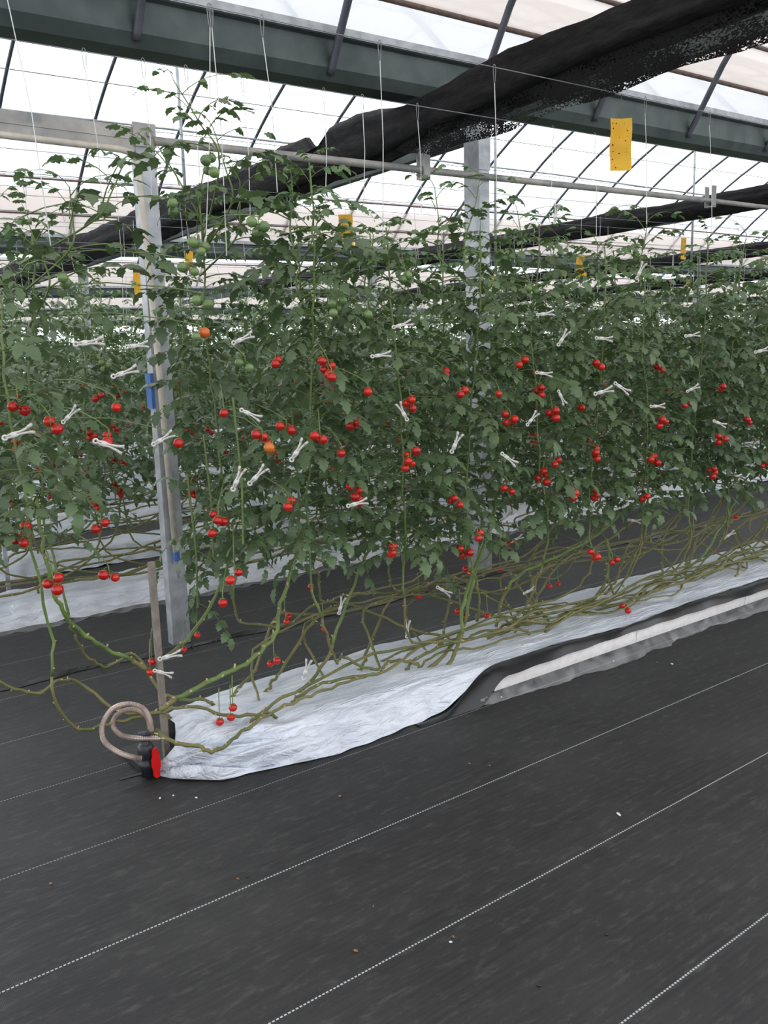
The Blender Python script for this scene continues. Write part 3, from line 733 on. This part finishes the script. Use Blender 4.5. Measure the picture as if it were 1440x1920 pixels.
for k, (lb, pts, r) in enumerate(HST):
    w = [at_y(a, b, c) if c > 1 else at_z(a, b, c) for a, b, c in pts]; x, y, root, up = nearest(w[-1].x, w[-1].y)
    w = [q-Vector((x, y, 0)) for q in w]
    o = obj('side_stem', stem_mesh(smooth(w, 5), r, r*.7, seed=900+k, low_until=.25), SM, root, True); o['label'] = lb
# low leafy shoots hanging under the canopy
for k, (px, py, yy) in enumerate([(400,1060,2.95),(370,1130,3.0),(820,1070,3.2),(560,1000,2.9),(640,1020,3.1),(455,1010,2.7),(780,1000,3.1)]):
    p = at_y(px, py, yy); x, y, root, up = nearest(p.x, yy); R = random.Random(600+k)
    Vs = []; Fs = []; Ms = []; off = 0
    for j in range(6):
        v, f, mi = compound(R, 7, 3, R.uniform(.9, 1.5), R.uniform(.6, .95)); v = v@roty(R.uniform(.1, .8)).T@rotz(R.uniform(0, 6.28)).T+np.array([0, 0, .07*j])
        Vs.append(v); Fs.append(f+off); Ms.append(mi); off += len(v)
    v, f = np_tube([Vector((0, 0, -.02)), Vector((.01, 0, .2)), Vector((.0, .01, .5))], [.004, .004, .004], 4); Vs.append(v); Fs.append(f+off); Ms.append(np.ones(len(f)))
    link('low_shoot', npmesh('low_shoot', np.vstack(Vs), np.vstack(Fs), LM, np.concatenate(Ms)), root, p-Vector((x, y, 0)))
# tall top shoots above the canopy, read off the photograph
TIPS = [(325,150,300),(290,265,420),(545,318,430),(600,400,520),(130,350,470),(60,438,540),(900,332,450),(815,352,480),(1215,400,500),(1045,440,520),(230,310,420),(700,440,540),(400,240,380),(750,460,560),(970,395,500),(1120,455,540),(1400,440,540),(450,340,450)]
for k, (px, py, pb) in enumerate(TIPS):
    yy = 2.9 if k % 2 else 2.8; a = at_y(px, py, yy); b = at_y(px+random.uniform(4, 25)*(1 if px < 400 else -1), pb, yy)
    x, y, root, up = nearest(b.x, yy); b.x = x+(b.x-x)*.45; R = random.Random(700+k); Vs = []; Fs = []; Ms = []; off = 0
    n = max(7, int((a-b).length/.042)); base = up(min(1.9, b.z-.1)); o3 = Vector((x, y, 0))
    pth = smooth([base, b-o3, (a+b)/2-o3+Vector((.01, .0, 0)), a-o3], 5)
    v, f = np_tube(pth, [.0042*(1-.6*i/len(pth)) for i in range(len(pth))], 5); Vs.append(v); Fs.append(f); Ms.append(np.ones(len(f))); off += len(v)
    for j in range(n):
        s = j/(n-1); q = (b-o3).lerp(a-o3, s); sz = (1-.4*s)*R.uniform(.9, 1.4)
        v, f, mi = compound(R, 7, 3 if s < .8 else 2, R.uniform(.8, 1.5), sz); v = v@roty(-.25-.5*s+R.uniform(-.2, .2)).T@rotz(j*2.4+R.uniform(-.4, .4)).T+np.array(q)
        Vs.append(v); Fs.append(f+off); Ms.append(np.where(mi == 0, 2 if s > .55 else 0, 1)); off += len(v)
    link('top_shoot', npmesh('top_shoot', np.vstack(Vs), np.vstack(Fs), LM, np.concatenate(Ms)), root)

# ---- second row on: copies
def base_plant(k, near):
    """one finished plant of a kind: foliage, stem and fruit trusses"""
    me, sp = MID[k]
    root = bpy.data.objects.new('tomato_plant', None)
    kids = [('foliage', me)]
    R = random.Random(1000+k)
    P2 = [Vector((-1.0, .05, .14)), Vector((-.95, .03, .19)), Vector((-.5, -.05, .21)), Vector((-.15, .02, .28)), Vector((-.02, .0, .42))]
    q = [Vector(sp(z)) for z in (ZB, .9, 1.3, 1.7, 2.0)]
    st = stem_mesh(smooth(P2+q[:1], 4)+q[1:], .0078, .0035, seed=2000+k).mesh('stem', SM, True)
    tr = []
    for j in range(5):
        z = .72+.19*j+R.uniform(-.05, .05); a = -PI/2+R.uniform(-1.1, 1.1); d = R.uniform(.14, .26)
        s0 = Vector(sp(z+.06)); cp = s0+Vector((math.cos(a)*d, math.sin(a)*d, -.06)); tr.append((s0, cp, 'red' if z < 1.35 else 'green', R.randint(2, 5)))
    return me, st, tr
BASE = [base_plant(k, True) for k in range(6)]
def lump_truss(cols, r, seed):
    """small distant truss: stalk and fruit in one mesh"""
    R = random.Random(seed); m = MB(); m.cur = 1; m.tube([(0, .12, .07), (0, .04, .06), (0, 0, .03), (0, 0, -.03)], .0025, 4); m.cur = 0
    for i, c in enumerate(cols): a = R.uniform(0, 6.28); m.ball((math.cos(a)*r, math.sin(a)*r, .03-i*r*.9), r*R.uniform(.9, 1.1), 8, 6, .93)
    return m
LT = {(c, n): lump_truss([c]*n, .018, n).mesh('fruit_truss', [M[c], M['stem']], True) for c in ('red', 'green') for n in (2, 3, 4, 5)}
count = len(FRONT)
HERO2 = {}
LONG = []
for k in range(5):
    R = random.Random(8000+k); L = R.uniform(1.4, 2.4)
    P3 = [Vector((L, R.uniform(-.1, .1), .12))]+[Vector((L*(1-j/6), R.uniform(-.09, .09), .17+R.uniform(0, .07))) for j in range(1, 6)]+[Vector((.05, 0, .35)), Vector((0, 0, .7))]
    LONG.append(stem_mesh(smooth(P3, 4), .0075, .005, seed=8100+k).mesh('side_stem', SM, True))
for rk, yc in enumerate(ROWS[1:], 1):
    xa = {1: .75, 2: .85, 3: 1.0}.get(rk, .16*yc); xb = 1.9*yc+.5; stp = (.3, .36, .42, .48, .55, .62, .85, .95)[rk-1]
    x = xa; i = 0
    while x < xb and count < 300:
        R = random.Random(rk*1000+i); kb = R.randrange(6); me, st, tr = BASE[kb]
        y = yc+(-.2 if i % 2 else .2)
        root = thing('tomato_plant', 'tomato plant in the %s row back, %s' % (ordn[rk-1], 'on its nearer string line' if i % 2 else 'on its farther string line'), 'tomato plant', (x+R.uniform(-.05, .05), y, 0), '%s row tomato plants, %s line' % (ordn[rk-1], 'nearer' if i % 2 else 'farther'))
        sc = R.uniform(.94, 1.06)*(1+.012*rk)
        root.rotation_euler = (0, 0, R.uniform(-.6, .6))
        o = link('foliage', me, root); wid = 1.0+.12*(rk > 2)+.15*(rk > 4)+.2*(rk > 6)
        o.scale = (wid, wid, sc)
        link('stem', st, root)
        if rk <= 3: link('side_stem', LONG[R.randrange(5)], root, (0, .1 if i % 2 else -.1, 0))
        if rk <= 5:
            for (s0, cp, c, n) in tr[: (5, 4, 3, 2, 2)[rk-1]]:
                if R.random() < .25: continue
                if rk == 1:
                    tkey = (kb, round(s0.z, 3))
                    if tkey not in HERO2:
                        HERO2[tkey] = truss(root, s0, cp, [c]*n, parts=False, seed=int(s0.z*1000), r=.018)
                    else:
                        src = HERO2[tkey]; d = src.copy(); COL.objects.link(d); d.parent = root
                        for ch in src.children: e = ch.copy(); COL.objects.link(e); e.parent = d
                else:
                    o = link('fruit_truss', LT[(c, n)], root, cp); a = math.atan2(s0.y-cp.y, s0.x-cp.x)-PI/2; o.rotation_euler = (0, 0, a)
        count += 1; i += 1; x += stp
# the countless plants beyond, one mass
Vs = []; Fs = []; Ms = []; off = 0; R = random.Random(77)
for yc in (17.7, 19.0, 21.8, 23.4, 25, 27.5, 30, 33, 36, 40, 43.5):
    x = .1*yc
    while x < min(1.95*yc, 46):
        V, Fq, mi, sp = FARV[R.randrange(4)]; g = 1+.04*(yc-17)
        q = (V*np.array([g, g, R.uniform(1.03, 1.17)]))@rotz(R.uniform(0, 6)).T+np.array([x, yc+R.uniform(-.3, .3), 0])
        Vs.append(q); Fs.append(Fq+off); Ms.append(mi); off += len(q); x += (.5 if yc < 24 else .62)*R.uniform(.8, 1.2)
o = link('tomato_canopy', npmesh('tomato_canopy', np.vstack(Vs), np.vstack(Fs), LM, np.concatenate(Ms)))
tag(o, 'continuous green mass of far tomato rows below the far gutters', 'tomato plants', None, 'stuff')

# ---------------------------------------------------------------- wires and strings
def wire(y, z, x0, x1, label, r=.002, rs=.02):
    m = MB(); m.tube([(x0, 0, z+rs*(x0-2.5)), (min(12, x1), 0, z+rs*(min(12, x1)-2.5))]+([(x1, 0, z+rs*9.5)] if x1 > 12 else []), r, 5)
    return tag(obj('support_wire', m, M['wire'], None, False, (0, y, 0)), label, 'wire')
wire(2.75, 2.665, -3, 12, 'thin steel wire over the front tomato row, nearer of its pair')
wire(3.15, 2.60, -3, 12, 'thin steel wire over the front tomato row, farther of its pair')
for k, y in enumerate(ROWS[1:6], 1):
    for sd, nm in ((-.2, 'nearer'), (.2, 'farther')):
        wire(y+sd, 2.6, -3, 24, 'thin steel wire over the %s row back, %s of its pair' % (ordn[k-1], nm))
hk = MB(); hk.tube([(0, 0, .012), (.006, 0, .006), (.007, 0, -.01), (.004, 0, -.05), (0, 0, -.062), (-.004, 0, -.05), (-.007, 0, -.01), (-.005, 0, .008), (0, 0, .012)], .0014, 4)
HK = hk.mesh('string_hook', M['wire'])
def string(x, y, ztop, bot, label, group, r=.0016):
    t = thing('support_string', label, 'string', (x, y, ztop), group)
    m = MB(); b = Vector(bot)-Vector((x, y, ztop)); m.tube([(0, 0, -.06), b*.5+Vector((.012, .004, 0)), b], r, 4); obj('twine', m, M['string'], t)
    link('hook', HK, t)
WZ = lambda y, x: (2.665 if y < 3 else 2.60)+.02*(x-2.5)
# strings seen in the photograph: (top px, top py, bottom px, bottom py)
for (a, b, c, d, yy) in [(393,40,385,480,2.75),(397,45,425,480,2.75),(492,60,520,360,2.75),(712,98,718,440,2.75),(927,135,930,440,2.75),(680,205,682,380,3.15),(608,190,610,400,3.15),(783,215,790,400,3.15),(457,190,470,440,3.15),(350,150,375,330,3.15),(1037,152,1030,420,3.15),(1210,190,1212,420,2.75),(22,110,95,460,2.75),(160,130,195,420,3.15),(1115,285,1118,450,3.15),(1330,240,1335,440,2.75),(270,140,285,400,3.15)]:
    w = WZ(yy, 2); p = at_y(a, b, yy); q = at_y(c, d, yy); zt = WZ(yy, p.x)
    q = Vector((p.x+(q.x-p.x), yy, q.z)); string(p.x, yy, zt, q, 'white twine hooked over the front row wire, %s' % ('nearer line' if yy < 3 else 'farther line'), 'front row twines, %s line' % ('nearer' if yy < 3 else 'farther'))
for rk in (1, 2, 3):
    for i in range(int(1.7*ROWS[rk]/.55)):
        R = random.Random(rk*77+i); y = ROWS[rk]+(.2 if i % 2 else -.2); x = .9+i*.55+R.uniform(-.1, .1); z = 2.6+.02*(min(x, 12)-2.5)
        string(x, y, z, (x+R.uniform(-.08, .08), y, 1.7), 'white twine hanging over the %s row back' % ordn[rk-1], '%s row twines' % ordn[rk-1])

# ---------------------------------------------------------------- clips
def clip_mesh():
    m = MB()
    for sg in (-1, 1):
        m.tube([(0, .002*sg, 0), (.018, .005*sg, 0), (.035, .003*sg, 0), (.052, .005*sg, 0), (.062, .008*sg, 0)], [.0028, .0036, .003, .0036, .0044], 6)
        m.obox((.066, .009*sg, 0), (.007, .002*sg, 0), (0, .004, 0), (0, 0, .006))
    m.tube([(-.004+.006*math.cos(a), .006*math.sin(a), 0) for a in [.3+5.7*i/16 for i in range(17)]], .003, 6)
    m.box(.012, .028, -.007, .007, -.003, .003)
    return m.mesh('stem_clip', M['white_plastic'], True)
CM = clip_mesh()
CLIPS = [(145,645,5),(240,650,5),(182,828,-20),(440,642,20),(455,770,-25),(438,915,60),(548,860,50),(762,785,120),(740,613,12),(290,832,25),(1120,634,-5),(1048,645,50),(1287,630,5),
         (1008,699,-8),(1048,735,-60),(1118,738,12),(1222,762,0),(1340,790,-20),(990,795,45),(943,852,-35),(1155,720,-30),(1290,733,20),(1418,660,10),(12,820,15),(848,845,60),
         (636,1148,70),(570,1270,70),(302,1235,10),(292,1258,-20),(763,1192,85),(822,1102,-30),(984,1112,20),(960,1015,20),(1360,1008,25),(1180,975,-10),(1195,520,60),(1010,590,5),(560,980,10),(470,905,40),(700,668,5),(1040,415,80),(940,975,30),(215,705,15),(120,790,40),(655,948,10)]
for k, (px, py, ang) in enumerate(CLIPS):
    yy = 2.44 if py < 950 else 2.86
    if px < 300 and py < 950: yy = 2.6
    if py > 1200: yy = 2.78
    p = at_y(px, py, yy); o = link('stem_clip', CM, None, p)
    # in the picture plane's neighbourhood, turned by ang
    a = math.radians(ang); ex = Vector((.82*math.cos(a), -.35*math.cos(a), math.sin(a))).normalized(); ez = Vector((-.45, -.9, .15)); ez = (ez-ex*ez.dot(ex)).normalized(); ey = ez.cross(ex)
    o.rotation_euler = Matrix((ex, ey, ez)).transposed().to_euler(); s = random.Random(k).uniform(.8, 1.1); o.scale = (s, s, s)
    zone = 'left of the left steel post' if px < 270 else ('between the left post and the centre' if px < 700 else ('right of the centre' if px < 1150 else 'toward the right edge'))
    hi = 'high in the leaves' if py < 700 else ('midway up the leaves' if py < 950 else 'low on the bare stems')
    tag(o, 'white plastic stem clip %s, %s' % (hi, zone), 'clip', 'clips %s %s' % (hi, zone))

# ---------------------------------------------------------------- yellow sticky cards
def card(px, py, yy, w, h, label, rz=-.62, curl=.3, zw=2.62):
    p = at_y(px, py, yy); t = thing('sticky_card', label, 'sticky trap', p, None, rz)
    def f(u, v): return ((u-.5)*w+.003*math.sin(v*9), .008*math.sin(u*PI)*curl+.004*math.sin(v*PI*3.0+.5)*curl, -v*h)
    m = MB(); m.grid(f, 8, 18)
    n = len(m.v); fs = list(m.f); m.add([(a, b+.0015, c) for a, b, c in m.v[:n]], [tuple(reversed(q)) for q in fs])
    obj('card', m, M['yellow'], t, True)
    R = random.Random(int(px)); m = MB()
    for _ in range(22 if px == 1165 else 8): u, v = R.uniform(.1, .9), R.uniform(.08, .95); q = Vector(f(u, v)); m.ball(q+Vector((0, -.001, 0)), R.choice([.0012, .0016, .003]), 6, 4)
    obj('speck', m, M['spot'], t)['kind'] = 'stuff'
    top = zw+.02*(min(p.x, 12)-2.5)-p.z
    m = MB(); m.tube([(0, 0, -.006), (.004, 0, top*.3), (-.004, 0, top*.6), (0, 0, top+.003)], .0015, 4); obj('twist_tie', m, M['stem'] if px == 1165 else M['string'], t)
card(1165, 221, 2.75, .102, .235, 'largest yellow sticky card, hanging against the sky at upper right', curl=1.2, zw=2.665)
card(647, 402, 5.25, .1, .215, 'yellow sticky card above the leaves left of the column', zw=2.6)
card(354, 470, 5.65, .05, .13, 'small orange-yellow card behind the left steel post', zw=2.6)
card(1090, 478, 5.25, .095, .2, 'yellow sticky card half hidden by leaves, right of the column', zw=2.6)
card(1282, 446, 5.65, .065, .22, 'narrow yellow sticky card near the right, among shoots', -.3, zw=2.6)
card(1291, 518, 8.4, .07, .17, 'tiny yellow card below the narrow one at right', zw=2.6)
card(921, 512, 7.05, .07, .17, 'small yellow card just right of the column', zw=2.6)
card(257, 508, 6.65, .07, .18, 'small yellow card left of the left steel post', zw=2.6)
card(1413, 530, 8.4, .06, .17, 'tiny yellow card at the right edge', zw=2.6)

# ---------------------------------------------------------------- end stakes
m = MB(); m.prism([(-.011, -.011), (.011, -.011), (.011, .011), (-.011, .011)], (0, 0, 0), (0, 0, .8), up=(0, 1, 0)); tag(obj('end_stake', m, M['wood'], None, False, (1.1, 2.93, 0)), 'thin grey stake standing in the open end of the nearest trough', 'stake')
p = at_z(18, 1120, 0); m = MB(); m.prism([(-.013, -.013), (.013, -.013), (.013, .013), (-.013, .013)], (0, 0, 0), (0, 0, 1.05), up=(0, 1, 0)); tag(obj('end_stake', m, M['galv'], None, False, p), 'thin stake at the left edge carrying a white card', 'stake')
t = thing('row_card', 'blank white row card clipped to the left edge stake', 'card', p+Vector((0, -.02, .46)))
m = MB(); m.box(-.17, .008, -.006, .0, 0, .38); obj('card', m, M['paper'], t)
m = MB(); m.box(-.03, .02, -.014, .012, .36, .40); obj('clip', m, M['blue'], t)

# ---------------------------------------------------------------- valve and hoses at the open trough end
V0 = at_z(277, 1452, .02)
t = thing('irrigation_valve', 'black irrigation valve with red lever at the near trough end', 'valve', V0)
m = MB(); m.lathe((0, 0, 0), [(.026, 0), (.026, .03), (.031, .034), (.031, .05), (.024, .058), (.024, .07), (.029, .078), (.031, .095), (.029, .112), (.022, .122), (.018, .124), (.018, .155), (.022, .157), (.022, .168), (.016, .17)], 18); obj('body', m, M['black_plastic'], t, True)
m = MB(); q = Vector((.022, -.036, .055)); u = Vector((.8, .6, 0)).normalized()
sh = [(-.006, -.052), (.006, -.052), (.012, -.044), (.013, -.02), (.0165, -.004), (.0165, .012), (.012, .03), (.011, .05), (.006, .058), (-.006, .058), (-.011, .05), (-.012, .03), (-.0165, .012), (-.0165, -.004), (-.013, -.02), (-.011, -.046)]
m.prism(sh, q+Vector((0, 0, 0)), q+Vector((-.35, -.94, 0)).normalized()*.018); o = obj('lever', m, M['red_plastic'], t); o['label'] = 'red plastic lever'
m = MB(); m.lathe(q+Vector((.012, .034, 0)), [(.009, 0), (.009, .04)], 10, (-.35, -.94, 0)); obj('spindle', m, M['black_plastic'], t)
m = MB(); m.tube([(-.01, 0, .012), (-.05, .0, .014), (-.1, .01, .012)], .009, 8); obj('pipe_stub', m, M['black_plastic'], t)
def hose(ctrl, label):
    pts = smooth([at_y(a, b, c) for a, b, c in ctrl], 26); m = MB()
    m.tube(pts, [.0100 if i % 2 else .0075 for i in range(len(pts))], 10)
    tag(obj('flexible_hose', m, M['hose'], None), label, 'hose')
hose([(285,1372,2.80),(281,1350,2.82),(268,1328,2.86),(240,1320,2.88),(210,1330,2.88),(192,1360,2.86),(196,1390,2.84),(222,1410,2.82),(250,1420,2.81),(266,1422,2.80)], 'silver corrugated hose, outer of the two loops by the valve')
hose([(282,1368,2.83),(276,1345,2.86),(258,1332,2.9),(234,1332,2.92),(216,1345,2.92),(212,1362,2.9),(228,1378,2.88),(255,1384,2.87),(300,1384,2.87)], 'silver corrugated hose, inner of the two loops by the valve')

# ---------------------------------------------------------------- litter on the cloth
R = random.Random(12)
LIT = [(637,1493,0),(845,1767,2),(667,1783,0),(1138,1753,1),(1010,1849,1),(95,1657,0),(464,1644,1),(1160,1527,2),(300,1497,2),(880,1432,0),(918,1436,0),(1232,1242,0),(1260,1245,2),(1150,1240,2),(940,1307,2),(850,1757,0),(446,1648,0),(368,1496,2),(325,1492,2),(700,1700,0)]
for k, (px, py, c) in enumerate(LIT):
    p = at_z(px, py, .003); m = MB(); n = 7; s = R.uniform(.003, .006)*(1.2 if c else 1)
    m.lathe((0, 0, 0), [(s, 0), (s*.8, .003), (s*.3, .004)], n)
    o = obj('litter_scrap', m, M[['debris', 'black_film', 'paper'][c]], None, True, p); o.scale = (R.uniform(1, 1.8), R.uniform(.6, 1), 1); o.rotation_euler = (0, 0, R.uniform(0, 3))
    tag(o, 'tiny %s scrap on the black ground cloth in front' % ['brown', 'black', 'pale'][c], 'litter', '%s scraps on the ground cloth' % ['brown', 'black', 'pale'][c])
